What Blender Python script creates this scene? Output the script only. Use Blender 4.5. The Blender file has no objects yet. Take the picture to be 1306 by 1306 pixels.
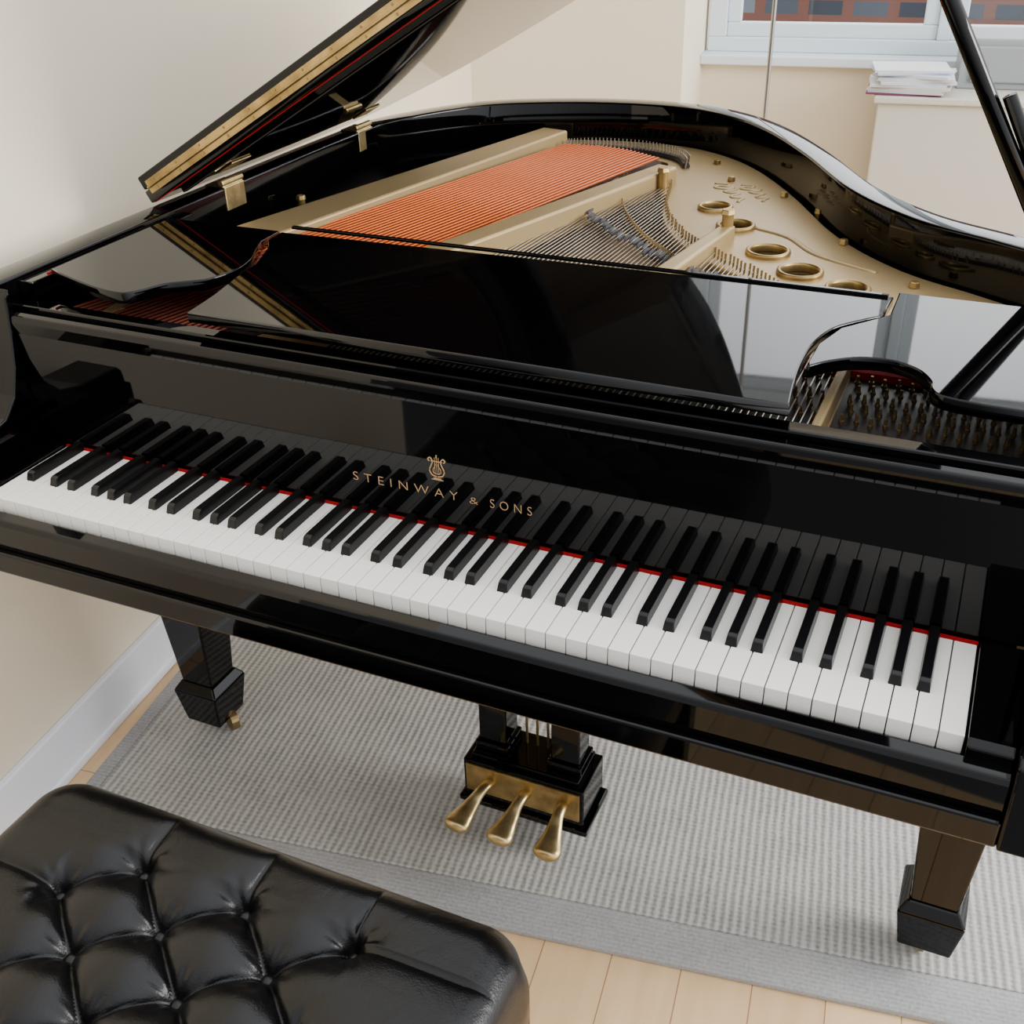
import bpy, bmesh, math, random
from mathutils import Vector, Matrix
random.seed(4)
SC=bpy.context.scene
COL=SC.collection
# ------------------------------------------------------------ materials
def mat(name,color,rough=.5,metal=0.0,spec=.5,coat=0.0):
    m=bpy.data.materials.new(name); m.use_nodes=True
    b=m.node_tree.nodes["Principled BSDF"]
    b.inputs["Base Color"].default_value=(*color,1)
    b.inputs["Roughness"].default_value=rough
    b.inputs["Metallic"].default_value=metal
    b.inputs["Specular IOR Level"].default_value=spec
    b.inputs["Coat Weight"].default_value=coat
    return m
def N(m,t,**kw):
    n=m.node_tree.nodes.new(t)
    for k,v in kw.items(): setattr(n,k,v)
    return n
def L(m,a,b): m.node_tree.links.new(a,b)
def bump(m,hsock,strength=.3,dist=.002):
    b=N(m,"ShaderNodeBump"); b.inputs["Strength"].default_value=strength; b.inputs["Distance"].default_value=dist
    L(m,hsock,b.inputs["Height"]); L(m,b.outputs[0],m.node_tree.nodes["Principled BSDF"].inputs["Normal"])
def noise_bump(m,scale,strength,dist=.002,detail=4):
    tc=N(m,"ShaderNodeTexCoord"); n=N(m,"ShaderNodeTexNoise"); n.inputs["Scale"].default_value=scale; n.inputs["Detail"].default_value=detail
    L(m,tc.outputs["Object"],n.inputs["Vector"]); bump(m,n.outputs["Fac"],strength,dist)
def mottle(m,scale,c1,c2):
    tc=N(m,"ShaderNodeTexCoord"); n=N(m,"ShaderNodeTexNoise"); n.inputs["Scale"].default_value=scale; n.inputs["Detail"].default_value=6
    r=N(m,"ShaderNodeValToRGB"); r.color_ramp.elements[0].position=.35; r.color_ramp.elements[0].color=(*c1,1); r.color_ramp.elements[1].position=.65; r.color_ramp.elements[1].color=(*c2,1)
    L(m,tc.outputs["Object"],n.inputs["Vector"]); L(m,n.outputs["Fac"],r.inputs[0]); L(m,r.outputs[0],m.node_tree.nodes["Principled BSDF"].inputs["Base Color"])

M_BLACK=mat("piano_black_lacquer",(.0006,.0006,.0009),.03,0,.27)
M_BLACK2=mat("piano_satin_black",(.003,.003,.004),.25,0,.3)
M_WHITEKEY=mat("white_key",(.84,.82,.775),.2,0,.4)
M_BLACKKEY=mat("black_key",(.0025,.0025,.003),.28,0,.3)
M_GOLD=mat("bronze_plate",(.40,.285,.135),.42,.45)
noise_bump(M_GOLD,300,.12,.0008)
M_BRASS=mat("polished_brass",(.80,.60,.27),.33,.95)
mottle(M_BRASS,60,(.46,.34,.15),(.68,.53,.27))
M_BRASSD=mat("aged_brass",(.66,.47,.19),.38,.85)
mottle(M_BRASSD,28,(.26,.17,.06),(.52,.37,.15))
M_CAST=mat("caster_brass",(.28,.20,.09),.35,.9)
M_INLAY=mat("gold_inlay",(.50,.31,.15),.4,.3)
M_STEEL=mat("steel_string",(.50,.45,.38),.35,.7)
M_PIN=mat("pin_steel",(.30,.21,.10),.35,.9)
M_FELT=mat("red_felt",(.28,.006,.010),.9,0,.1)
M_WOOD=mat("spruce",(.30,.20,.10),.5)
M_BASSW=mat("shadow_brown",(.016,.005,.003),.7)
M_DARKBR=mat("bridge_dark",(.035,.028,.028),.5)
M_DAMP=mat("damper_grey_felt",(.055,.055,.06),.7)
M_PINBL=mat("pinblock_dark",(.008,.005,.004),.5)
M_COPPER=mat("copper_winding",(.62,.125,.025),.40,.5)
M_COPPERD=mat("copper_winding_shaded",(.14,.025,.010),.5,.5)  # same copper with the shade under shelf and desk painted into its colour
tc=N(M_COPPER,"ShaderNodeTexCoord"); w=N(M_COPPER,"ShaderNodeTexWave",bands_direction='Y'); w.inputs["Scale"].default_value=250
L(M_COPPER,tc.outputs["Object"],w.inputs["Vector"]); bump(M_COPPER,w.outputs["Fac"],.3,.0005)
# leather
M_LEATHER=mat("black_leather",(.0008,.0008,.0012),.30,0,.30)
tc=N(M_LEATHER,"ShaderNodeTexCoord"); v=N(M_LEATHER,"ShaderNodeTexVoronoi"); v.inputs["Scale"].default_value=480
n2=N(M_LEATHER,"ShaderNodeTexNoise"); n2.inputs["Scale"].default_value=24; n2.inputs["Distortion"].default_value=.9; n2.inputs["Detail"].default_value=3
mx=N(M_LEATHER,"ShaderNodeMath",operation='MULTIPLY_ADD'); mx.inputs[1].default_value=.12
L(M_LEATHER,tc.outputs["Object"],v.inputs["Vector"]); L(M_LEATHER,tc.outputs["Object"],n2.inputs["Vector"])
L(M_LEATHER,v.outputs["Distance"],mx.inputs[0]); L(M_LEATHER,n2.outputs["Fac"],mx.inputs[2]); bump(M_LEATHER,mx.outputs[0],.32,.003)
M_WALL=mat("cream_paint",(.74,.655,.51),.8,0,.2); noise_bump(M_WALL,120,.05,.001)
M_WALL2=mat("cream_paint_light",(.76,.675,.53),.8,0,.2); noise_bump(M_WALL2,120,.05,.001)
M_TRIM=mat("white_trim",(.76,.79,.86),.45)
M_WINFR=mat("window_frame_white",(.62,.70,.76),.4)
M_GREY=mat("grey_metal_panel",(.25,.27,.28),.5)
M_RADI=mat("radiator_cover_paint",(.52,.49,.42),.6)
M_CHROME=mat("brushed_nickel",(.35,.34,.32),.3,1)
M_SHADE=mat("lamp_shade_white",(.85,.83,.78),.6)
# maple floor
M_FLOOR=mat("maple_floor",(.7,.5,.33),.4,0,.35)
tc=N(M_FLOOR,"ShaderNodeTexCoord"); mp=N(M_FLOOR,"ShaderNodeMapping"); mp.inputs["Rotation"].default_value=(0,0,math.radians(90))
L(M_FLOOR,tc.outputs["Object"],mp.inputs["Vector"])
br=N(M_FLOOR,"ShaderNodeTexBrick"); br.inputs["Scale"].default_value=1; br.inputs["Brick Width"].default_value=.9; br.inputs["Row Height"].default_value=.105
br.inputs["Mortar Size"].default_value=.0010; br.inputs["Color1"].default_value=(.76,.53,.30,1); br.inputs["Color2"].default_value=(.67,.45,.245,1); br.inputs["Mortar"].default_value=(.34,.19,.10,1)
br.offset=.37
L(M_FLOOR,mp.outputs[0],br.inputs["Vector"])
nz=N(M_FLOOR,"ShaderNodeTexNoise"); nz.inputs["Scale"].default_value=3; mp2=N(M_FLOOR,"ShaderNodeMapping"); mp2.inputs["Scale"].default_value=(14,1.2,1)
L(M_FLOOR,tc.outputs["Object"],mp2.inputs["Vector"]); L(M_FLOOR,mp2.outputs[0],nz.inputs["Vector"])
mc=N(M_FLOOR,"ShaderNodeMixRGB",blend_type='MULTIPLY'); mc.inputs[0].default_value=.45
cr=N(M_FLOOR,"ShaderNodeValToRGB"); cr.color_ramp.elements[0].position=.3; cr.color_ramp.elements[0].color=(.78,.70,.62,1); cr.color_ramp.elements[1].position=.7
L(M_FLOOR,nz.outputs["Fac"],cr.inputs[0]); L(M_FLOOR,br.outputs["Color"],mc.inputs[1]); L(M_FLOOR,cr.outputs[0],mc.inputs[2])
L(M_FLOOR,mc.outputs[0],M_FLOOR.node_tree.nodes["Principled BSDF"].inputs["Base Color"])
# rug
def rugmat(name,c1,c2,px,py,wxw,wyw,nw,bs):
    m=mat(name,c1,.92,0,.15)
    tc=N(m,"ShaderNodeTexCoord"); sx=N(m,"ShaderNodeSeparateXYZ"); L(m,tc.outputs["Object"],sx.inputs[0])
    nf=N(m,"ShaderNodeTexNoise"); nf.inputs["Scale"].default_value=190; nf.inputs["Detail"].default_value=3; L(m,tc.outputs["Object"],nf.inputs["Vector"])
    nb_=N(m,"ShaderNodeTexNoise"); nb_.inputs["Scale"].default_value=14; nb_.inputs["Detail"].default_value=3; L(m,tc.outputs["Object"],nb_.inputs["Vector"])
    def wave(sock,period,wt):
        wob=N(m,"ShaderNodeMath",operation='MULTIPLY_ADD'); wob.inputs[1].default_value=period*.30; L(m,nb_.outputs["Fac"],wob.inputs[0]); L(m,sock,wob.inputs[2])
        a=N(m,"ShaderNodeMath",operation='MULTIPLY'); a.inputs[1].default_value=2*math.pi/period
        L(m,wob.outputs[0],a.inputs[0]); s=N(m,"ShaderNodeMath",operation='SINE'); L(m,a.outputs[0],s.inputs[0])
        r=N(m,"ShaderNodeMath",operation='MULTIPLY_ADD'); r.inputs[1].default_value=.5*wt; r.inputs[2].default_value=.5*wt; L(m,s.outputs[0],r.inputs[0]); return r.outputs[0]
    wx=wave(sx.outputs[0],px,wxw); wy=wave(sx.outputs[1],py,wyw)
    a1=N(m,"ShaderNodeMath",operation='ADD'); L(m,wx,a1.inputs[0]); L(m,wy,a1.inputs[1])
    a2=N(m,"ShaderNodeMath",operation='MULTIPLY_ADD'); a2.inputs[1].default_value=nw; L(m,nf.outputs["Fac"],a2.inputs[0]); L(m,a1.outputs[0],a2.inputs[2])
    a3=N(m,"ShaderNodeMath",operation='MULTIPLY_ADD'); a3.inputs[1].default_value=.35; L(m,nb_.outputs["Fac"],a3.inputs[0]); L(m,a2.outputs[0],a3.inputs[2])
    rp=N(m,"ShaderNodeValToRGB"); rp.color_ramp.elements[0].position=.15; rp.color_ramp.elements[0].color=(*c2,1); rp.color_ramp.elements[1].position=1.05; rp.color_ramp.elements[1].color=(*c1,1)
    L(m,a3.outputs[0],rp.inputs[0]); L(m,rp.outputs[0],m.node_tree.nodes["Principled BSDF"].inputs["Base Color"])
    bump(m,a2.outputs[0],bs,.003)
    return m
M_RUG=rugmat("grey_ribbed_rug",(.43,.42,.395),(.115,.113,.11),.0132,.0085,.46,.14,.60,.6)
M_RUGB=rugmat("grey_rug_border",(.34,.338,.335),(.17,.17,.172),.006,.0075,.04,.22,.95,.3)
# brick building
M_BRICK=mat("brick_facade",(.3,.1,.06),.9)
tc=N(M_BRICK,"ShaderNodeTexCoord"); br=N(M_BRICK,"ShaderNodeTexBrick"); br.inputs["Scale"].default_value=1; br.inputs["Brick Width"].default_value=1.0; br.inputs["Row Height"].default_value=.55
br.inputs["Mortar Size"].default_value=.13; br.inputs["Color1"].default_value=(.06,.07,.09,1); br.inputs["Color2"].default_value=(.26,.30,.34,1); br.inputs["Mortar"].default_value=(.26,.12,.09,1); br.offset=0
mp=N(M_BRICK,"ShaderNodeMapping"); mp.inputs["Rotation"].default_value=(math.radians(90),0,0)
L(M_BRICK,tc.outputs["Object"],mp.inputs["Vector"]); L(M_BRICK,mp.outputs[0],br.inputs["Vector"]); L(M_BRICK,br.outputs["Color"],M_BRICK.node_tree.nodes["Principled BSDF"].inputs["Base Color"])
# glass
M_GLASS=bpy.data.materials.new("window_glass"); M_GLASS.use_nodes=True
nt=M_GLASS.node_tree; nt.nodes.clear()
o=nt.nodes.new("ShaderNodeOutputMaterial"); mxs=nt.nodes.new("ShaderNodeMixShader"); tr=nt.nodes.new("ShaderNodeBsdfTransparent"); gl=nt.nodes.new("ShaderNodeBsdfGlossy"); gl.inputs["Roughness"].default_value=.01
mxs.inputs[0].default_value=.06; nt.links.new(tr.outputs[0],mxs.inputs[1]); nt.links.new(gl.outputs[0],mxs.inputs[2]); nt.links.new(mxs.outputs[0],o.inputs[0])

# ------------------------------------------------------------ helpers
def empty(name,loc,label,cat,**kw):
    e=bpy.data.objects.new(name,None); e.location=loc; e.empty_display_size=.1; COL.objects.link(e)
    e["label"]=label; e["category"]=cat
    for k,v in kw.items(): e[k]=v
    return e
def par(o,p):
    if p is None: return
    o.parent=p
    if p.type=='EMPTY': o.matrix_parent_inverse=Matrix.Translation(-Vector(p.location))
def obj(name,me,m,p=None,smooth=False,bev=0,seg=2,**kw):
    o=bpy.data.objects.new(name,me); COL.objects.link(o)
    if m is not None and not me.materials: me.materials.append(m)
    if smooth:
        for f in me.polygons: f.use_smooth=True
    if bev:
        b=o.modifiers.new("bevel",'BEVEL'); b.width=bev; b.segments=seg; b.limit_method='ANGLE'; b.angle_limit=math.radians(40); b.harden_normals=False
    par(o,p)
    for k,v in kw.items(): o[k]=v
    return o
class B:
    def __init__(s): s.v=[]; s.f=[]
    def add(s,v,f):
        n=len(s.v); s.v+= [tuple(x) for x in v]; s.f+=[tuple(i+n for i in q) for q in f]; return s
    def box(s,x0,x1,y0,y1,z0,z1):
        return s.add([(x0,y0,z0),(x1,y0,z0),(x1,y1,z0),(x0,y1,z0),(x0,y0,z1),(x1,y0,z1),(x1,y1,z1),(x0,y1,z1)],
          [(0,3,2,1),(4,5,6,7),(0,1,5,4),(1,2,6,5),(2,3,7,6),(3,0,4,7)])
    def frust(s,c,z0,w0,d0,z1,w1,d1):
        x,y=c
        V=[]
        for z,w_,d_ in ((z0,w0,d0),(z1,w1,d1)):
            V+=[(x-w_/2,y-d_/2,z),(x+w_/2,y-d_/2,z),(x+w_/2,y+d_/2,z),(x-w_/2,y+d_/2,z)]
        return s.add(V,[(0,3,2,1),(4,5,6,7),(0,1,5,4),(1,2,6,5),(2,3,7,6),(3,0,4,7)])
    def prof_x(s,x0,x1,pts):
        n=len(pts); V=[(x0,y,z) for y,z in pts]+[(x1,y,z) for y,z in pts]
        F=[tuple(range(n)),tuple(range(2*n-1,n-1,-1))]+[(i,(i+n),((i+1)%n+n),(i+1)%n) for i in range(n)]
        return s.add(V,F)
    def cyl(s,p0,p1,r0,r1=None,n=12,cap=True):
        r1=r0 if r1 is None else r1
        p0=Vector(p0);p1=Vector(p1);d=(p1-p0).normalized(); a=d.orthogonal().normalized(); b=d.cross(a)
        V=[];
        for p,r in ((p0,r0),(p1,r1)):
            for i in range(n):
                t=2*math.pi*i/n; V.append(p+a*math.cos(t)*r+b*math.sin(t)*r)
        F=[(i,(i+1)%n,(i+1)%n+n,i+n) for i in range(n)]
        if cap: F+=[tuple(range(n-1,-1,-1)),tuple(range(n,2*n))]
        return s.add(V,F)
    def tube(s,pts,rads,n=10,flat=1.0):
        pts=[Vector(p) for p in pts]; V=[];k=len(pts)
        up=Vector((0,0,1))
        for i,p in enumerate(pts):
            d=(pts[min(i+1,k-1)]-pts[max(i-1,0)]).normalized()
            a=d.cross(up)
            if a.length<1e-3: a=d.cross(Vector((0,1,0)))
            a.normalize(); b=a.cross(d)
            r=rads[i] if hasattr(rads,'__len__') else rads
            rr=r if hasattr(r,'__len__') else (r,r*flat)
            for j in range(n):
                t=2*math.pi*j/n; V.append(p+a*math.cos(t)*rr[0]+b*math.sin(t)*rr[1])
        F=[(i*n+j,i*n+(j+1)%n,(i+1)*n+(j+1)%n,(i+1)*n+j) for i in range(k-1) for j in range(n)]
        F+=[tuple(range(n-1,-1,-1)),tuple(range((k-1)*n,k*n))]
        return s.add(V,F)
    def mesh(s,name):
        me=bpy.data.meshes.new(name); me.from_pydata(s.v,[],s.f); me.update()
        bm=bmesh.new(); bm.from_mesh(me); bmesh.ops.recalc_face_normals(bm,faces=bm.faces); bm.to_mesh(me); bm.free()
        return me
def plate(name,outer,holes,z0,z1,bev=.001):
    cu=bpy.data.curves.new(name,'CURVE'); cu.dimensions='2D'; cu.fill_mode='BOTH'
    for pl in [outer]+holes:
        sp=cu.splines.new('POLY'); sp.points.add(len(pl)-1)
        for i,(x,y) in enumerate(pl): sp.points[i].co=(x,y,0,1)
        sp.use_cyclic_u=True
    cu.extrude=(z1-z0)/2-bev; cu.bevel_depth=bev; cu.bevel_resolution=1; cu.offset=-bev
    o=bpy.data.objects.new("tmp",cu); COL.objects.link(o)
    dg=bpy.context.evaluated_depsgraph_get(); me=bpy.data.meshes.new_from_object(o.evaluated_get(dg))
    bpy.data.objects.remove(o); bpy.data.curves.remove(cu)
    for v_ in me.vertices: v_.co.z+=(z0+z1)/2
    me.name=name; me.materials.clear(); return me
def cat(P,n=8,closed=False):
    P=[Vector(p) for p in P]; out=[]
    k=len(P)
    for i in range(k-1):
        p0=P[max(i-1,0)];p1=P[i];p2=P[i+1];p3=P[min(i+2,k-1)]
        for j in range(n):
            t=j/n
            out.append(.5*((2*p1)+(p2-p0)*t+(2*p0-5*p1+4*p2-p3)*t*t+(3*p1-p0-3*p2+p3)*t**3))
    out.append(P[-1]); return out
def circ(cx,cy,r,n=24): return [(cx+r*math.cos(2*math.pi*i/n),cy+r*math.sin(2*math.pi*i/n)) for i in range(n)]
def offset(P,d):
    out=[]
    for i,p in enumerate(P):
        t=(P[min(i+1,len(P)-1)]-P[max(i-1,0)]).normalized(); out.append(p+Vector((t.y,-t.x))*d)
    return out

# ------------------------------------------------------------ camera
cam=bpy.data.cameras.new("camera"); co=bpy.data.objects.new("camera",cam); COL.objects.link(co)
co.location=(1.1648,-0.87257,1.45142); co.rotation_euler=(1.02811,.02432,.41557)
cam.sensor_fit='HORIZONTAL'; cam.sensor_width=36; cam.lens=36*1413.7/1306; cam.clip_start=.05
SC.camera=co

# ------------------------------------------------------------ room
TH=math.radians(6.5)
RX=Vector((math.cos(TH),math.sin(TH))); RY=Vector((-math.sin(TH),math.cos(TH)))
def room_obj(name,loc,b,m,bev=0,kind=True,**kw):
    me=b.mesh(name); o=obj(name,me,m,None,bev=bev,**kw); o.location=loc; o.rotation_euler=(0,0,TH)
    if kind: o["kind"]="structure"
    return o
C0=Vector((-.495,2.525,0))
H=2.7
room_obj("wall_left",C0,B().box(-.12,0,-3.5,1.2,0,H),M_WALL)
room_obj("baseboard_left",C0,B().box(0,.014,-3.5,0,0,.118).box(0,.018,-3.5,0,0,.02),M_TRIM,bev=.003)
room_obj("wall_back",C0,B().box(0,.68,0,.52,0,H),M_WALL2)
WY=.40; SILL=.84
wb=B().box(.68,4.2,WY,WY+.12,0,SILL-.03).box(.68,4.2,WY,WY+.12,2.35,H).box(2.9,4.2,WY,WY+.12,SILL-.03,2.35)
room_obj("wall_window",C0,wb,M_WALL2)
room_obj("trim_1",C0,B().box(.68,2.9,WY-.05,WY+.12,SILL-.03,SILL+.0),M_WINFR,bev=.004)
fr=B()
y0,y1=WY+.03,WY+.09
fr.box(.69,2.9,y0,y1,SILL,SILL+.045).box(.69,2.9,y0,y1,2.29,2.35).box(.69,.75,y0,y1,SILL+.045,2.29).box(2.84,2.9,y0,y1,SILL+.045,2.29)
for a in (1.41,2.10): fr.box(a,a+.04,y0,y1,SILL+.045,2.29)
for a,b_ in ((.75,1.41),(1.45,2.10),(2.14,2.84)):
    s=.044; za,zb=SILL+.045,2.29; yy0,yy1=y0+.012,y1-.012
    fr.box(a,b_,yy0,yy1,za,za+s).box(a,b_,yy0,yy1,zb-s,zb).box(a,a+s,yy0,yy1,za+s,zb-s).box(b_-s,b_,yy0,yy1,za+s,zb-s)
w=room_obj("window_1",C0,fr,M_WINFR,bev=.004)
g=obj("glass",B().box(.75,2.84,y0+.028,y0+.032,SILL+.05,2.29).mesh("glass"),M_GLASS,w)
room_obj("floor",C0,B().box(-.12,4.2,-3.5,WY+.12,-.05,0),M_FLOOR)
bd=obj("building",B().box(-16,18,28,32,-30,3).box(-6,2,27.2,28,-30,5).box(8,9,27.5,28,-30,4).mesh("building"),M_BRICK,None)
bd["label"]="red brick city building seen through the window"; bd["category"]="building"
# rug
RT=math.radians(8.5)
rug=empty("rug",(-.15,.03,0),"grey woven rug with ribbed centre and plain border under the piano","rug")
def rugpart(name,b,m,bev):
    o=obj(name,b.mesh(name),m,None,bev=bev); o.parent=rug
    return o
rug.rotation_euler=(0,0,RT)
rugpart("ribbed_field",B().box(.03,2.3,.075,1.35,0,.013),M_RUG,.003)
rugpart("border",B().box(0,.03,0,1.42,0,.012).box(.03,2.3,0,.075,0,.012).box(.03,2.3,1.35,1.42,0,.012).box(2.3,2.38,0,1.42,0,.012),M_RUGB,.003)
# radiator cover
rc=empty("radiator_cover",C0+RX.to_3d()*1.3,"cream painted radiator cover below the window","radiator cover")
def rpart(name,b,m,p,bev=0):
    me=b.mesh(name); T=Matrix.Translation(C0)@Matrix.Rotation(TH,4,'Z'); me.transform(T); return obj(name,me,m,p,bev=bev)
RC0=1.26
rpart("cabinet_body",B().box(RC0,2.9,.0,WY-.06,0,.775),M_RADI,rc,.004)
rpart("cabinet_top",B().box(RC0-.012,2.92,-.015,WY-.06,.775,.795),M_RADI,rc,.004)
rpart("vent_panel",B().box(RC0+.215,2.9,.14,WY-.06,.795,.935).box(RC0+.25,2.86,.13,.14,.815,.915),M_GREY,rc,.006)
# papers
T=Matrix.Translation(C0)@Matrix.Rotation(TH,4,'Z')
cols=[(.16,.04,.09),(.6,.6,.6),(.62,.6,.54),(.65,.66,.68),(.60,.63,.7),(.66,.67,.7),(.62,.66,.73),(.5,.58,.7),(.66,.67,.7)]
z=.7965
for i in range(9):
    h=random.uniform(.006,.011) if i else .005; m=mat("paper_tint",cols[i],.7)
    b=B()
    n=4
    for k in range(n): 
        dx=random.uniform(-.004,.004); b.box(-.105+dx,.105+dx,-.08,.08,k*h/n,(k+.8)*h/n)
    me=b.mesh("paper_stack"); me.transform(T@Matrix.Translation((RC0+.085+random.uniform(-.014,.014),.08,z))@Matrix.Rotation(random.uniform(-.18,.18),4,'Z'))
    p=obj("sheet_music",me,m,None); p["label"]="loose stack of white sheet music on the radiator cover" if i else "thin dark red score booklet under white papers"; p["category"]="sheet music"; p["group"]="papers on the radiator cover"
    z+=h
# floor lamp
fl=empty("floor_lamp",(.50,2.33,0),"slim brushed metal floor lamp pole standing behind the piano","floor lamp")
obj("base",B().cyl((.5,2.33,0),(.5,2.33,.02),.11,n=40).cyl((.5,2.33,.02),(.5,2.33,.035),.03,.012,n=24).mesh("base"),M_CHROME,fl,bev=.003)
obj("pole",B().cyl((.5,2.33,.03),(.5,2.33,2.42),.006,n=16).mesh("pole"),M_CHROME,fl)
obj("lamp_shade",B().cyl((.5,2.33,2.42),(.5,2.33,2.50),.04,.13,n=40,cap=False).mesh("shade"),M_SHADE,fl)

# ------------------------------------------------------------ PIANO
KZ=.73; W=.0235; RT_=.955; XL,XR=-.125,1.347
piano=empty("grand_piano",(.611,.6,0),"glossy black baby grand piano with its lid propped open","piano")
OUT=cat([Vector(p) for p in [(XL,.14),(XL,.6),(XL,1.08),(-.105,1.28),(.012,1.479),(.164,1.571),(.338,1.613),(.50,1.605),(.63,1.54),(.74,1.425),(.85,1.25),(.96,1.045),(1.07,.915),(1.19,.84),(1.29,.765),(XR,.64),(XR,.4),(XR,.14)]],8)
INN=offset(OUT,.048)
b=B(); n=len(OUT)
zb=.64
V=[];F=[]
for i in range(n):
    o_,i_=OUT[i],INN[i]
    V+=[(o_.x,o_.y,zb),(o_.x,o_.y,RT_),(i_.x,i_.y,RT_),(i_.x,i_.y,zb)]
for i in range(n-1):
    for j in range(4): F.append((4*i+j,4*i+(j+1)%4,4*i+4+(j+1)%4,4*i+4+j))
F+=[(0,1,2,3),(4*n-1,4*n-2,4*n-3,4*n-4)]
b.add(V,F)
cr_=obj("case_rim",b.mesh("case_rim"),M_BLACK,piano,smooth=True,bev=.004,seg=3)
armp=[(.16,.955),(.150,.945),(.145,.90),(.136,.85),(.122,.812),(.098,.787),(.06,.778),(-.018,.775),(-.026,.766),(-.029,.746),(-.040,.740),(-.043,.64),(.16,.64)]
for x0,x1 in ((XL,-.045),(1.267,XR)):
    obj("arm",B().prof_x(x0,x1,armp).mesh("arm"),M_BLACK,piano,bev=.003,seg=3)
for x0,x1 in ((-.045,-.002),(1.224,1.267)):
    obj("key_block",B().prof_x(x0,x1,[(-.012,.68),(-.012,.728),(-.004,.734),(.15,.736),(.15,.68)]).mesh("key_block"),M_BLACK,piano,bev=.002)
obj("key_bed",B().box(-.045,1.267,-.040,.30,.64,.672).box(-.08,1.30,.30,.55,.655,.70).mesh("key_bed"),M_BLACK,piano,bev=.003)
obj("key_slip",B().prof_x(-.045,1.267,[(-.030,.672),(-.030,.709),(-.026,.715),(-.010,.717),(-.006,.713),(-.006,.672)]).mesh("key_slip"),M_BLACK,piano,bev=.002)
fb=obj("fallboard",B().prof_x(-.045,1.267,[(.151,.736),(.151,.895),(.148,.912),(.150,.920),(.160,.922),(.175,.915),(.172,.736)]).mesh("fallboard"),M_BLACK,piano,bev=.003,seg=3)
obj("stretcher_rail",B().box(-.077,1.299,.176,.200,.80,.925).mesh("stretcher"),M_BLACK,piano,bev=.003)
obj("felt_strip",B().box(0,1.222,.147,.151,.730,.7325).mesh("felt"),M_FELT,piano)
def text_mesh(s,size,space):
    cu=bpy.data.curves.new("t",'FONT'); cu.body=s; cu.size=size; cu.space_character=space; cu.align_x='LEFT'; cu.extrude=.0002; cu.offset=-.0003
    o=bpy.data.objects.new("t",cu); COL.objects.link(o); dg=bpy.context.evaluated_depsgraph_get(); me=bpy.data.meshes.new_from_object(o.evaluated_get(dg)); bpy.data.objects.remove(o); me.materials.clear(); return me
bmT=bmesh.new()
for s,size,xa,xb in (("STEINWAY",.0175,-.120,.026),("&",.0135,.0420,.0530),("SONS",.0175,.069,.123)):
    me=text_mesh(s,size,1.7); xs=[v.co.x for v in me.vertices]; a0,a1=min(xs),max(xs)
    for v in me.vertices: v.co.x=xa+(v.co.x-a0)/(a1-a0)*(xb-xa)
    bmT.from_mesh(me)
me=bpy.data.meshes.new("lettering"); bmT.to_mesh(me)
me.transform(Matrix.Translation((.598,.1502,.773))@Matrix.Rotation(math.radians(90),4,'X'))
obj("lettering",me,M_INLAY,fb)
eb=B(); EX,EZ=.598,.801; yy=.1502; ES=.86
def line(pts,r): eb.tube([(EX+x*ES,yy,EZ+z*ES) for x,z in pts],r,6)
for s in (-1,1):
    P=cat([Vector((s*.001,0)),Vector((s*.008,.002)),Vector((s*.0115,.009)),Vector((s*.0085,.017)),Vector((s*.0065,.024)),Vector((s*.010,.029)),Vector((s*.0135,.026)),Vector((s*.011,.0235))],4)
    line([(p.x,p.y) for p in P],.0008)
    P=cat([Vector((s*.001,.004)),Vector((s*.0055,.006)),Vector((s*.006,.011)),Vector((s*.003,.016)),Vector((s*.002,.02))],4)
    line([(p.x,p.y) for p in P],.0005)
for x in (-.003,0,.003): line([(x,.004),(x,.030)],.0004)
line([(-.009,.024),(.009,.024)],.0006); line([(-.006,-.003),(.006,-.003)],.0008); line([(-.009,-.005),(.009,-.005)],.0006); line([(0,.03),(0,.034)],.0009)
obj("lyre_emblem",eb.mesh("emblem"),M_INLAY,fb)
kb=obj("keyboard",B().box(-.002,1.224,.004,.150,.675,.700).mesh("keyboard_frame"),M_BLACK2,piano)
wm=B().box(.0006,W-.0006,0,.150,KZ-.022,KZ).box(.0014,W-.0014,.002,.1,KZ-.030,KZ-.022).mesh("white_key"); wm.materials.append(M_WHITEKEY)
for i in range(52):
    o=obj("white_key",wm,None,kb,bev=.0009,seg=2); o.location=(i*W,0,0)
bw,tw=.0068,.0053
bkV=[(-bw,.050,-.002),(bw,.050,-.002),(bw,.149,-.002),(-bw,.149,-.002),(-tw,.0535,.0105),(tw,.0535,.0105),(tw-.0003,.058,.0125),(-tw+.0003,.058,.0125),(tw-.0003,.149,.0125),(-tw+.0003,.149,.0125)]
bk=B().add(bkV,[(0,1,5,4),(4,5,6,7),(7,6,8,9),(1,2,8,6,5),(0,4,7,9,3),(2,3,9,8),(0,3,2,1)]).mesh("black_key"); bk.materials.append(M_BLACKKEY)
blk=[(1,.003)]
for o8 in range(7):
    c=2+7*o8
    blk+=[(c+1,-.003),(c+2,.003),(c+4,-.0035),(c+5,0),(c+6,.0035)]
for i,off in blk:
    o=obj("black_key",bk,None,kb,bev=.001,seg=2); o.location=(i*W+off,0,KZ)
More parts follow.
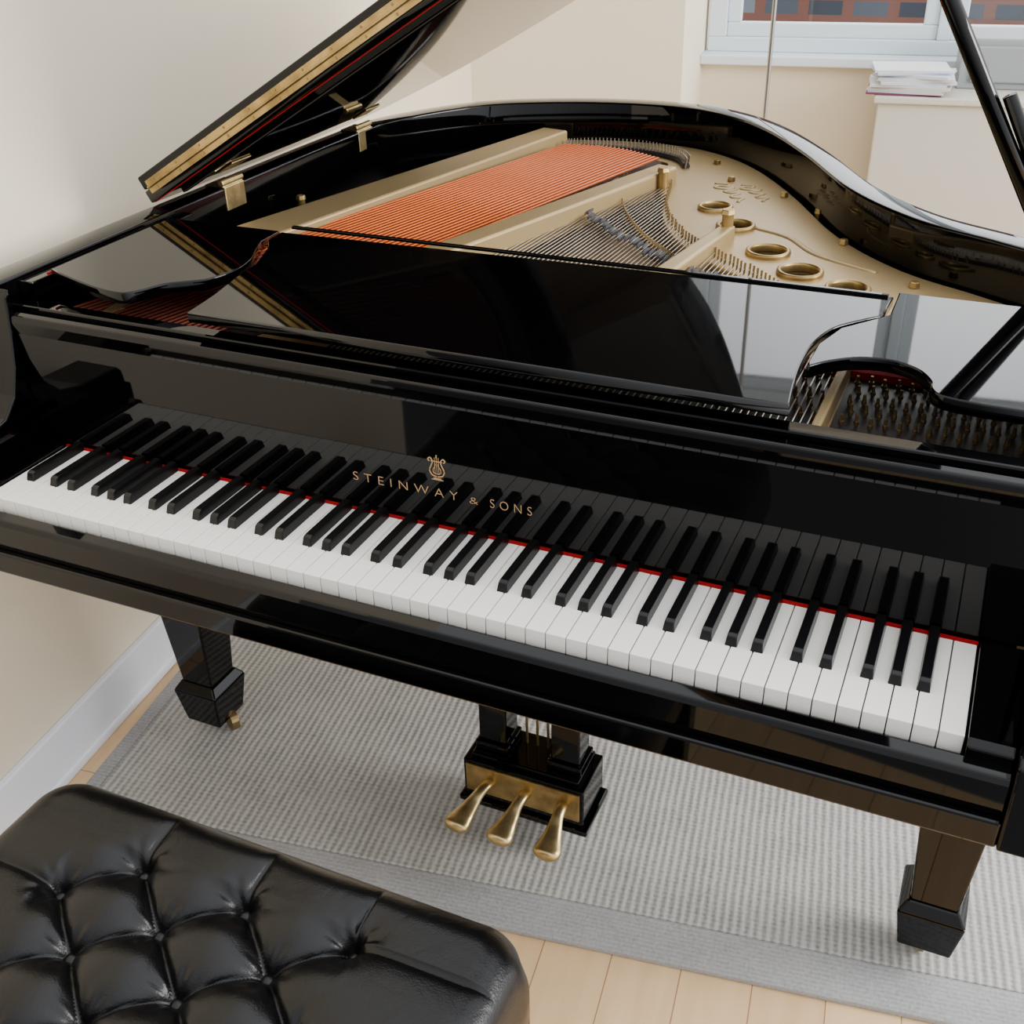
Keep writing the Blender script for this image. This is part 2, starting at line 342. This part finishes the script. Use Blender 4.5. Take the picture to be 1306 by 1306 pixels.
# music desk
rside=[(p.x,p.y) for p in cat([Vector(p) for p in [(1.00,.168),(.994,.22),(.990,.28),(.992,.34),(1.006,.395),(1.036,.435)]],5)]+[(1.052,.452),(1.056,.522)]
lside=[(.166,.496),(.170,.455),(.190,.425),(.216,.36),(.224,.30),(.238,.23),(.246,.168)]
desk=rside+lside
md=obj("music_desk",plate("music_desk",desk,[],.943,.957,.002),M_BLACK,piano)
obj("desk_rail",B().prof_x(.172,1.050,[(.5145,.956),(.5145,.9605),(.5215,.9605),(.5215,.956)]).mesh("desk_rail"),M_BLACK,md,bev=.001)
tong=[(1.060,.540),(1.0595,.46),(1.046,.44),(1.012,.396),(.997,.34),(.996,.285)]
lobe=[(p.x,p.y) for p in cat([Vector(p) for p in [(.998,.272),(1.018,.296),(1.047,.316),(1.08,.320),(1.108,.306),(1.124,.281),(1.128,.259),(1.142,.244),(1.18,.238)]],5)]
rs=tong+lobe+[(1.298,.236),(1.298,.540)]
obj("side_shelf",plate("side_shelf",rs,[],.941,.957,.002),M_BLACK,piano)
ls=[(-.046,.50),(-.046,.240),(-.02,.229)]+[(p.x,p.y) for p in cat([Vector(p) for p in [(.03,.212),(.08,.198),(.118,.196),(.134,.215),(.148,.245),(.172,.264),(.194,.285),(.204,.325),(.198,.37),(.180,.410),(.162,.45)]],4)]+[(.160,.50)]
obj("side_shelf",plate("side_shelf",ls,[],.941,.957,.002),M_BLACK,piano)
obj("case_lining",B().box(-.077,-.050,.205,.56,.86,.948).mesh("case_lining"),M_BLACK,piano,bev=.002)
obj("felt_cord",B().tube([(-.049,.235,.951),(-.049,.50,.951)],.0020,6).mesh("felt_cord"),M_FELT,piano)
# soundboard, plate
inn2=offset(OUT,.0475)
sb2=[(p.x,max(p.y,.2)) for p in inn2]
obj("soundboard",plate("soundboard",sb2,[],.800,.812,.0005),M_WOOD,piano)
inn3=[p for p in offset(OUT,.058)]
rimpart=[(p.x,p.y) for p in inn3 if p.x>.19 and p.y>.56]
plo=[(.02,.56),(.055,.70),(.175,1.44)]+rimpart+[(1.288,.45),(1.288,.205),(-.048,.205),(-.048,.40),(-.048,.56)]
edge=cat([Vector(p) for p in [(.56,1.21),(.60,1.04),(.66,.914),(.74,.82),(.84,.73),(.93,.62),(.98,.50)]],5)
edge=[(p.x,p.y) for p in edge]
win1=[(.085,.50),(.245,1.37),(.30,1.43),(.40,1.445),(.50,1.40),(.525,1.33),(.36,.62),(.33,.50)]
win2=[(.37,.50),(.515,1.16)]+edge
HL=((.68,1.105,.032),(.742,1.005,.034),(.825,.885,.036),(.892,.805,.036),(.972,.752,.034))
holes=[circ(x,y,r-.003) for x,y,r in HL]
pl=obj("cast_iron_plate",plate("cast_plate",plo,[win1,win2]+holes,.862,.876,.002),M_GOLD,piano)
for (hx,hy,r) in HL:
    obj("hole_ring",plate("hole_ring",circ(hx,hy,r,36),[circ(hx,hy,r-.008,36)],.868,.883,.003),M_BRASSD,pl)
def bar(name,p0,p1,w0,w1,z0,z1,z1b=None,bev=.005):
    p0=Vector(p0);p1=Vector(p1);d=(p1-p0).normalized();nn=Vector((d.y,-d.x)); z1b=z1 if z1b is None else z1b
    a,b2,c,d2=p0-nn*w0/2,p0+nn*w0/2,p1+nn*w1/2,p1-nn*w1/2
    V=[(a.x,a.y,z0),(b2.x,b2.y,z0),(c.x,c.y,z0),(d2.x,d2.y,z0),(a.x,a.y,z1),(b2.x,b2.y,z1),(c.x,c.y,z1b),(d2.x,d2.y,z1b)]
    return obj(name,B().add(V,[(0,3,2,1),(4,5,6,7),(0,1,5,4),(1,2,6,5),(2,3,7,6),(3,0,4,7)]).mesh(name),M_GOLD,pl,bev=bev,seg=3)
bar("plate_flange",(.000,.50),(.218,1.48),.098,.065,.85,.912,.910)
bar("plate_strut",(.325,.42),(.548,1.24),.046,.044,.87,.924,.912)
bar("plate_strut",(.70,.45),(.745,.94),.034,.026,.87,.918,.900)
bar("plate_strut",(1.018,.205),(1.022,.60),.011,.011,.87,.902,bev=.003)
bar("plate_strut",(.035,.205),(.00,.50),.02,.03,.87,.90)
for (x,y,h,r) in ((.56,1.17,.925,.012),(.745,.93,.928,.012),(.86,1.13,.885,.008),(.66,1.30,.885,.008),(.93,.97,.885,.008),(1.06,.80,.885,.008),(-.045,.86,.90,.009),(.78,1.22,.885,.008),(.60,1.42,.885,.008)):
    obj("plate_bolt",B().cyl((x,y,.86),(x,y,h-.004),r*.8,n=16).cyl((x,y,h-.008),(x,y,h),r*1.1,r*.9,n=6).mesh("plate_bolt"),M_BRASSD,pl,bev=.001)
def flourish(c,ang,sc_):
    ca,sa=math.cos(ang),math.sin(ang); rb=B()
    P=cat([Vector(p) for p in [(0,0),(.3,.5),(.6,.35),(.4,0),(.7,-.2),(1,.2),(.9,.6),(1.2,.5),(1.3,0),(1.6,.1),(1.8,.5),(2.0,.1),(2.3,.0),(2.5,.4),(2.7,.2),(3.0,.0)]],5)
    rb.tube([(c[0]+(p.x*ca-p.y*sa)*sc_,c[1]+(p.x*sa+p.y*ca)*sc_,.8758) for p in P],[(.004,.0022)]*len(P),8)
    obj("relief_ornament",rb.mesh("relief"),M_GOLD,pl,smooth=True)
flourish((.635,1.27),math.radians(-57),.045)
flourish((.685,1.275),math.radians(-57),.040)
rb=B(); P=cat([Vector(p) for p in [(.775,1.01),(.84,.975),(.90,.90),(1.0,.845)]],6)
rb.tube([(p.x,p.y,.8758) for p in P],[(.006,.003)]*len(P),8)
obj("relief_rib",rb.mesh("relief"),M_GOLD,pl,smooth=True)
# strings
def string(name,p0,p1,r,m):
    return obj(name,B().cyl(p0,p1,r,n=6).mesh(name),m,piano,smooth=True)
obj("bass_shade_sheet",plate("bass_shade_sheet",[(.02,.21),(.085,.50),(.25,1.37),(.30,1.42),(.40,1.435),(.49,1.39),(.51,1.33),(.36,.66),(.22,.21)],[],.8765,.878,.0003),M_BASSW,piano)  # added dark sheet, stands in for the shade between the bass strings
nb=23
for i in range(nb):
    t=i/(nb-1)
    x71=.090+t*.248; xf=.274+t*.222; yf=1.40+.03*math.sin(t*3)-.06*t
    sl=(xf-x71)/(yf-.71); YS=.56
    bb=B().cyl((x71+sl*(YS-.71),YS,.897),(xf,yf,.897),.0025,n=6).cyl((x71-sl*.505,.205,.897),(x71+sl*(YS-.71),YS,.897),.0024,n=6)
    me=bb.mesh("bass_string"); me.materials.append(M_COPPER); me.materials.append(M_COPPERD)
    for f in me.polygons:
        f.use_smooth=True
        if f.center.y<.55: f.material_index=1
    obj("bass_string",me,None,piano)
nt_=76
for i in range(nt_):
    t=i/(nt_-1); x0=.375+t*.64
    best=None
    for k in range(100):
        y=.45+k*.0085; x=x0+.10*(y-.4)*(1-t)
        ey=None
        for a,b_ in zip([(.515,1.16)]+edge[:-1],edge):
            if (a[0]-x)*(b_[0]-x)<=0 and abs(b_[0]-a[0])>1e-6:
                ey=a[1]+(x-a[0])/(b_[0]-a[0])*(b_[1]-a[1])
        if ey is not None and y>=ey: best=(x,y); break
        if ey is None and x<.56 and y>=1.2: best=(x,y);break
    if best is None: best=(x0,.52)
    string("treble_string",(x0,.205,.892),(best[0],best[1]+.012,.886),.0009,M_STEEL)
    obj("hitch_pin",B().cyl((best[0],best[1]+.014,.872),(best[0],best[1]+.018,.894),.0018,n=8).mesh("hitch_pin"),M_PIN,pl)
P=cat([Vector(p) for p in [(.50,1.12),(.55,.99),(.63,.86),(.72,.76),(.84,.64),(.95,.50)]],8)
obj("treble_bridge",B().tube([(p.x,p.y,.870) for p in P],(.009),8).mesh("treble_bridge"),M_DARKBR,piano)
pb=B()
for k,p in enumerate(P):
    for q in (0,.33,.66):
        if k+1<len(P):
            pp=p.lerp(P[k+1],q); pb.cyl((pp.x,pp.y,.876),(pp.x-.004,pp.y,.895),.0011,n=6)
o=obj("bridge_pins",pb.mesh("bridge_pins"),M_PIN,piano); o["kind"]="stuff"
for k in range(34):
    t=k/33; x=.475+t*.33; y=.955-.29*t-.03*math.sin(t*math.pi)+random.uniform(-.009,.009)
    db=B().prof_x(x-.0015,x+.0015,[(y,.8930),(y,.8962),(y+.006,.8980),(y+.024,.8980),(y+.030,.8962),(y+.030,.8930)])
    obj("damper",db.mesh("damper"),M_DAMP,piano)
P=cat([Vector(p) for p in [(.255,1.432),(.33,1.462),(.43,1.460),(.515,1.42),(.550,1.365)]],8)
obj("bass_bridge",B().tube([(p.x,p.y,.880) for p in P],.008,8).mesh("bass_bridge"),M_DARKBR,piano)
for k in range(46):
    f=k/45*(len(P)-1); i=min(int(f),len(P)-2); p=P[i].lerp(P[i+1],f-i)
    for s in (-.006,.016):
        obj("bass_bridge_pin",B().cyl((p.x,p.y+s,.878),(p.x+.003,p.y+s,.898),.0011,n=6).mesh("bass_bridge_pin"),M_STEEL,piano)
# tuning pins
def pinb(b,x,y,z):
    b.cyl((x,y,z),(x,y-.0025,z+.018),.0022,.0019,n=10).cyl((x,y-.0005,z+.006),(x,y-.0012,z+.010),.0032,n=10); return b
tp=pinb(B(),0,0,0).mesh("tuning_pin"); tp.materials.append(M_PIN)
for r_ in range(5):
    for k in range(20):
        x=.975+k*.0158+(r_%2)*.006
        if abs(x-1.020)<.010: x=1.287
        o=obj("tuning_pin",tp,None,piano); o.location=(x,.305+r_*.028+.005*(k%2),.874)
pb=B()
for r_ in range(4):
    for k in range(34): pinb(pb,.40+k*.0165+r_*.004,.305+r_*.030,.874)
o=obj("tuning_pins",pb.mesh("tuning_pins"),M_PIN,piano); o["kind"]="stuff"
obj("pinblock_cover",B().box(.36,1.011,.2055,.438,.8762,.8775).box(1.027,1.285,.2055,.438,.8762,.8775).mesh("pinblock_cover"),M_PINBL,piano)
obj("pinblock_felt",B().box(.36,1.011,.440,.466,.876,.886).box(1.027,1.285,.440,.466,.876,.886).mesh("pinblock_felt"),M_FELT,piano)
# lid
LA=math.radians(30)
lid=obj("lid",plate("lid",[(p.x-XL,p.y) for p in offset(OUT,-.010) if p.y>=.56]+[(XR-XL+.008,.56),(-.006,.56)],[],.002,.024,.003),M_BLACK,piano)
lid.location=(XL,0,RT_+.002); lid.rotation_euler=(0,-LA,0)
obj("front_flap",B().box(-.006,XR-XL+.008,.56,1.03,.0255,.048).mesh("front_flap"),M_BLACK,lid,bev=.003,seg=3)
hb=B().box(.01,XR-XL-.01,.5555,.5598,.0140,.0238).box(.01,XR-XL-.01,.5555,.5598,.0262,.0360).cyl((.01,.5545,.025),(XR-XL-.01,.5545,.025),.0024,n=12)
obj("piano_hinge",hb.mesh("piano_hinge"),M_BRASSD,lid)
for k in range(24):
    for zz in (.0180,.0320):
        obj("hinge_screw",B().cyl((.03+k*.06,.5560,zz),(.03+k*.06,.5545,zz),.0024,.0018,n=10).mesh("hinge_screw"),M_CAST,lid)
obj("lid_molding",B().box(.03,1.40,.60,.612,-.006,.002).mesh("lid_molding"),M_BLACK,lid)
obj("lid_felt_edge",B().box(.0,1.46,.562,.5637,.001,.0022).mesh("lid_felt_edge"),M_FELT,lid)
for y in (.71,1.16):
    hb=B().box(-.086,-.0755,y-.028,y+.028,.915,.956).box(-.118,-.078,y-.028,y+.028,.955,.958).cyl((-.082,y-.03,.962),(-.082,y+.03,.962),.006,n=14)
    c,s=math.cos(LA),math.sin(LA)
    def lp(u,z): return (XL+u*c-z*s, RT_+.002+u*s+z*c)
    a=lp(.045,-.001);b_=lp(.085,-.001);e=lp(.085,.002);d=lp(.045,.002)
    V=[(q[0],yy_,q[1]) for yy_ in (y-.028,y+.028) for q in (a,b_,e,d)]
    hb.add(V,[(0,1,2,3),(7,6,5,4),(0,4,5,1),(1,5,6,2),(2,6,7,3),(3,7,4,0)])
    obj("lid_hinge",hb.mesh("lid_hinge"),M_BRASS,piano,bev=.0015)
obj("lid_prop",B().tube([(1.25,.66,.945),(.90,.66,1.545)],(.011,.011),10).mesh("lid_prop"),M_BLACK,piano,smooth=True)
obj("short_lid_prop",B().tube([(1.262,.684,.945),(1.141,.66,1.175)],.009,10).mesh("short_lid_prop"),M_BLACK,piano,smooth=True)
obj("prop_bracket",B().box(1.225,1.285,.64,.70,.93,.957).mesh("prop_bracket"),M_BRASS,piano,bev=.002)
# legs
lb=B().frust((0,0),.140,.066,.066,.30,.086,.086).frust((0,0),.30,.086,.086,.66,.140,.140)
lb.frust((0,0),.124,.094,.094,.142,.070,.070).frust((0,0),.048,.074,.074,.124,.094,.094)
lm=lb.mesh("leg"); lm.materials.append(M_BLACK)
cb=B().cyl((.0,.0,.0365),(.014,0,.0365),.0225,n=24).cyl((0.007,0,.04),(.007,0,.052),.009,n=12)
cm=cb.mesh("caster"); cm.materials.append(M_CAST)
for (x,y) in ((-.034,.362),(1.257,.362),(.36,1.36)):
    o=obj("leg",lm,None,piano,bev=.003); o.location=(x,y,0)
    c=bpy.data.objects.new("caster",cm); COL.objects.link(c); c.parent=o; c["label"]="brass caster"
    c.rotation_euler=(0,0,math.radians(60 if x<0 else 0)); c.location=(.026 if x<0 else -.012,0,0)
# lyre
ly=obj("pedal_lyre",B().box(.508,.722,.335,.43,.068,.150).box(.500,.730,.328,.437,.058,.070).box(.520,.710,.343,.425,.150,.160).mesh("lyre_box"),M_BLACK,piano,bev=.003)
for x in (.552,.680):
    pb=B().box(x-.030,x+.030,.355,.415,.160,.178).frust((x,.385),.178,.050,.048,.66,.044,.044)
    obj("lyre_pillar",pb.mesh("lyre_pillar"),M_BLACK,ly,bev=.003)
for x in (.597,.616,.635): obj("pedal_rod",B().cyl((x,.40,.155),(x,.40,.66),.0024,n=8).mesh("pedal_rod"),M_CAST,ly)
obj("brass_plate",B().box(.514,.716,.331,.335,.086,.143).mesh("brass_plate"),M_BRASSD,ly,bev=.001)
for i in range(3):
    xa=(.560,.624,.688)[i]; xb=(.532,.609,.693)[i]
    P=cat([Vector(q) for q in [(0,.340,.112),(.12,.322,.117),(.3,.306,.114),(.5,.290,.105),(.7,.272,.096),(.86,.256,.091),(.95,.246,.089),(1,.238,.088)]],5)
    rad=[]; k=len(P)
    for j in range(k):
        t=j/(k-1)
        wdt=.0098+.0130*(max(0,min(1,(t-.30)/.42)))**1.3
        if t>.78: wdt*=math.sqrt(max(.03,1-((t-.78)/.223)**2))
        h_=.0075+.0045*max(0,min(1,(t-.4)/.4))
        if t>.83: h_*=math.sqrt(max(.05,1-((t-.83)/.173)**2))
        rad.append((wdt,h_))
    obj("pedal",B().tube([(xa+(xb-xa)*p.x,p.y,p.z) for p in P],rad,22).mesh("pedal"),M_BRASS,ly,smooth=True)

# ------------------------------------------------------------ BENCH
bench=empty("piano_bench",(.57,-.42,0),"black tufted leather piano bench with buttons","bench")
bx0,bx1,by0,by1=.240,.869,-.62,-.190
ZB=.493
NX,NY=250,180
SXp,SYp=.135,.115
BX,BY=.43,-.275
def cr1(t,w):
    f=abs(t-round(t)); return 1-math.exp(-(f/w)**1.2)
def bheight(x,y):
    hx,hy=(bx1-bx0)/2,(by1-by0)/2; cx,cy=(bx0+bx1)/2,(by0+by1)/2
    r=.055
    qx,qy=abs(x-cx)-(hx-r),abs(y-cy)-(hy-r)
    d=r-(math.hypot(max(qx,0),max(qy,0))+min(max(qx,qy),0))
    p=(x-BX)/SXp*2; q=(y-BY)/SYp*2
    u=(p+q)/2; v=(p-q)/2
    ox=max(0,.3625-x,x-.70); oy=max(0,y-BY,-.5625-y)
    puff=(abs(math.sin(math.pi*u))*abs(math.sin(math.pi*v)))**.58
    crs=cr1(u,.038)*cr1(v,.038)
    inner=.0155*puff+.005*crs
    fade=min(1,max(0,(d-.012)/.03))
    if oy>0 and ox<=0:
        f=(x-BX)/SXp; g=abs(math.sin(math.pi*f))**.5; c=cr1(f,.03)
    elif ox>0 and oy<=0:
        f=(y-BY-(0 if x>.6 else SYp/2))/SYp; g=abs(math.sin(math.pi*f))**.5; c=cr1(f,.035)
    else:
        g=1;c=1
    outer=.0155*(1-(1-g)*.42*fade)+.005*(1-(1-c)*fade)
    t=min(1,max(ox,oy)/.012)
    return inner*(1-t)+outer*t,d
def bshape():
    V=[];F=[]
    for j in range(NY+1):
        for i in range(NX+1): V.append((-1+2*i/NX,-1+2*j/NY))
    out=[]
    hx,hy=(bx1-bx0)/2,(by1-by0)/2; cx,cy=(bx0+bx1)/2,(by0+by1)/2
    for a,b_ in V:
        x,y=a*hx,b_*hy
        r=.055
        qx,qy=abs(x)-(hx-r),abs(y)-(hy-r)
        if qx>0 and qy>0:
            s=max(qx,qy)/math.hypot(qx,qy); x=math.copysign(hx-r+qx*s,x); y=math.copysign(hy-r+qy*s,y)
        X,Y=x+cx,y+cy
        z,d=bheight(X,Y)
        for bx_,by_ in BUT:
            dx,dy=X-bx_,Y-by_
            if abs(dx)<.07 and abs(dy)<.07:
                rr=math.hypot(dx,dy); an=math.atan2(dy,dx)
                z-=.008*math.exp(-(rr/.0115)**2)+.007*math.exp(-(rr/.026)**2)
                z-=.0009*math.exp(-((rr-.020)/.010)**2)*math.cos(an*9+bx_*40)
        ed=min(1,max(0,d)/.045); z-= .040*(1-math.sqrt(max(0,1-(1-ed)**2)))
        out.append((X,Y,ZB+z))
    n=NX+1
    for j in range(NY):
        for i in range(NX): F.append((j*n+i,j*n+i+1,(j+1)*n+i+1,(j+1)*n+i))
    loop=[i for i in range(n)]+[j*n+NX for j in range(1,NY+1)]+[NY*n+i for i in range(NX-1,-1,-1)]+[j*n for j in range(NY-1,0,-1)]
    levels=[(-.045,.006),(-.075,.006),(-.095,-.002)]
    prev=loop
    for dz,ex in levels:
        cur=[]
        for idx in loop:
            X,Y,_=out[idx]
            nx=max(0,abs(X-cx)-(hx-.055)); ny=max(0,abs(Y-cy)-(hy-.055)); nv=Vector((math.copysign(nx,X-cx),math.copysign(ny,Y-cy)))
            if nv.length>1e-6: nv.normalize()
            out.append((X+nv.x*ex,Y+nv.y*ex,ZB+dz)); cur.append(len(out)-1)
        for i in range(len(loop)):
            i2=(i+1)%len(loop); F.append((prev[i],cur[i],cur[i2],prev[i2]))
        prev=cur
    F.append(tuple(prev))
    return out,F
BUT=[]
for r_ in range(6):
    y=BY-r_*SYp/2
    xs=[.43,.565,.70] if r_%2==0 else [.3625,.4975,.6325]
    for x in xs: BUT.append((x,y))
V,F=bshape()
cu=obj("cushion",B().add(V,F).mesh("cushion"),M_LEATHER,bench,smooth=True)
for x,y in BUT:
    s=B(); R_=.0095; zc=ZB-.0145
    Vv=[(x,y,zc+.0060)];Ff=[]
    for l,(rr,zz) in enumerate(((.35,.0055),(.7,.0040),(.92,.0015),(1.0,-.0025))):
        for k in range(18): Vv.append((x+rr*R_*math.cos(k*math.pi/9),y+rr*R_*math.sin(k*math.pi/9),zc+zz))
    for k in range(18): Ff.append((0,1+k,1+(k+1)%18))
    for l in range(3):
        for k in range(18): Ff.append((1+l*18+k,1+(l+1)*18+k,1+(l+1)*18+(k+1)%18,1+l*18+(k+1)%18))
    obj("button",s.add(Vv,Ff).mesh("button"),M_LEATHER,cu,smooth=True)
obj("apron",B().box(bx0+.008,bx1-.008,by0+.008,by1-.008,.335,.40).mesh("apron"),M_BLACK2,bench,bev=.004)
lgm=B().frust((0,0),0,.036,.036,.335,.052,.052).mesh("bench_leg"); lgm.materials.append(M_BLACK2)
for x in (bx0+.045,bx1-.045):
    for y in (by0+.045,by1-.045):
        o=obj("leg",lgm,None,bench,bev=.003); o.location=(x,y,0)

# ------------------------------------------------------------ light
wd=bpy.data.worlds.new("world"); SC.world=wd; wd.use_nodes=True; nt=wd.node_tree
bg=nt.nodes["Background"]; tc=nt.nodes.new("ShaderNodeTexCoord"); vm=nt.nodes.new("ShaderNodeVectorMath"); vm.operation='DOT_PRODUCT'
vm.inputs[1].default_value=Vector((.70,.50,.55)).normalized(); nt.links.new(tc.outputs["Generated"],vm.inputs[0])
rp=nt.nodes.new("ShaderNodeValToRGB"); rp.color_ramp.elements[0].position=0; rp.color_ramp.elements[0].color=(.11,.11,.115,1)
rp.color_ramp.elements[1].position=1; rp.color_ramp.elements[1].color=(1.16,1.18,1.21,1)
mr=nt.nodes.new("ShaderNodeMapRange"); mr.inputs[1].default_value=-.7; mr.inputs[2].default_value=.95
nt.links.new(vm.outputs["Value"],mr.inputs[0]); nt.links.new(mr.outputs[0],rp.inputs[0])
v2=nt.nodes.new("ShaderNodeVectorMath"); v2.operation='DOT_PRODUCT'; v2.inputs[1].default_value=Vector((-.02,.92,.38)).normalized(); nt.links.new(tc.outputs["Generated"],v2.inputs[0])
mxm=nt.nodes.new("ShaderNodeMath"); mxm.operation='MAXIMUM'; mxm.inputs[1].default_value=0; nt.links.new(v2.outputs["Value"],mxm.inputs[0])
pw=nt.nodes.new("ShaderNodeMath"); pw.operation='POWER'; pw.inputs[1].default_value=22; nt.links.new(mxm.outputs[0],pw.inputs[0])
ml=nt.nodes.new("ShaderNodeMath"); ml.operation='MULTIPLY_ADD'; ml.inputs[1].default_value=3.5; ml.inputs[2].default_value=2.9; nt.links.new(pw.outputs[0],ml.inputs[0])
nt.links.new(ml.outputs[0],bg.inputs[1]); nt.links.new(rp.outputs[0],bg.inputs[0])
al=bpy.data.lights.new("window_daylight",'AREA'); al.shape='RECTANGLE'; al.size=1.6; al.size_y=1.3; al.energy=185; al.color=(1,.985,.96)
ao=bpy.data.objects.new("window_daylight",al); COL.objects.link(ao); ao.location=(4.0,1.3,2.0)
ao.rotation_euler=(Vector((.2,.6,.8))-Vector(ao.location)).to_track_quat('-Z','Y').to_euler()
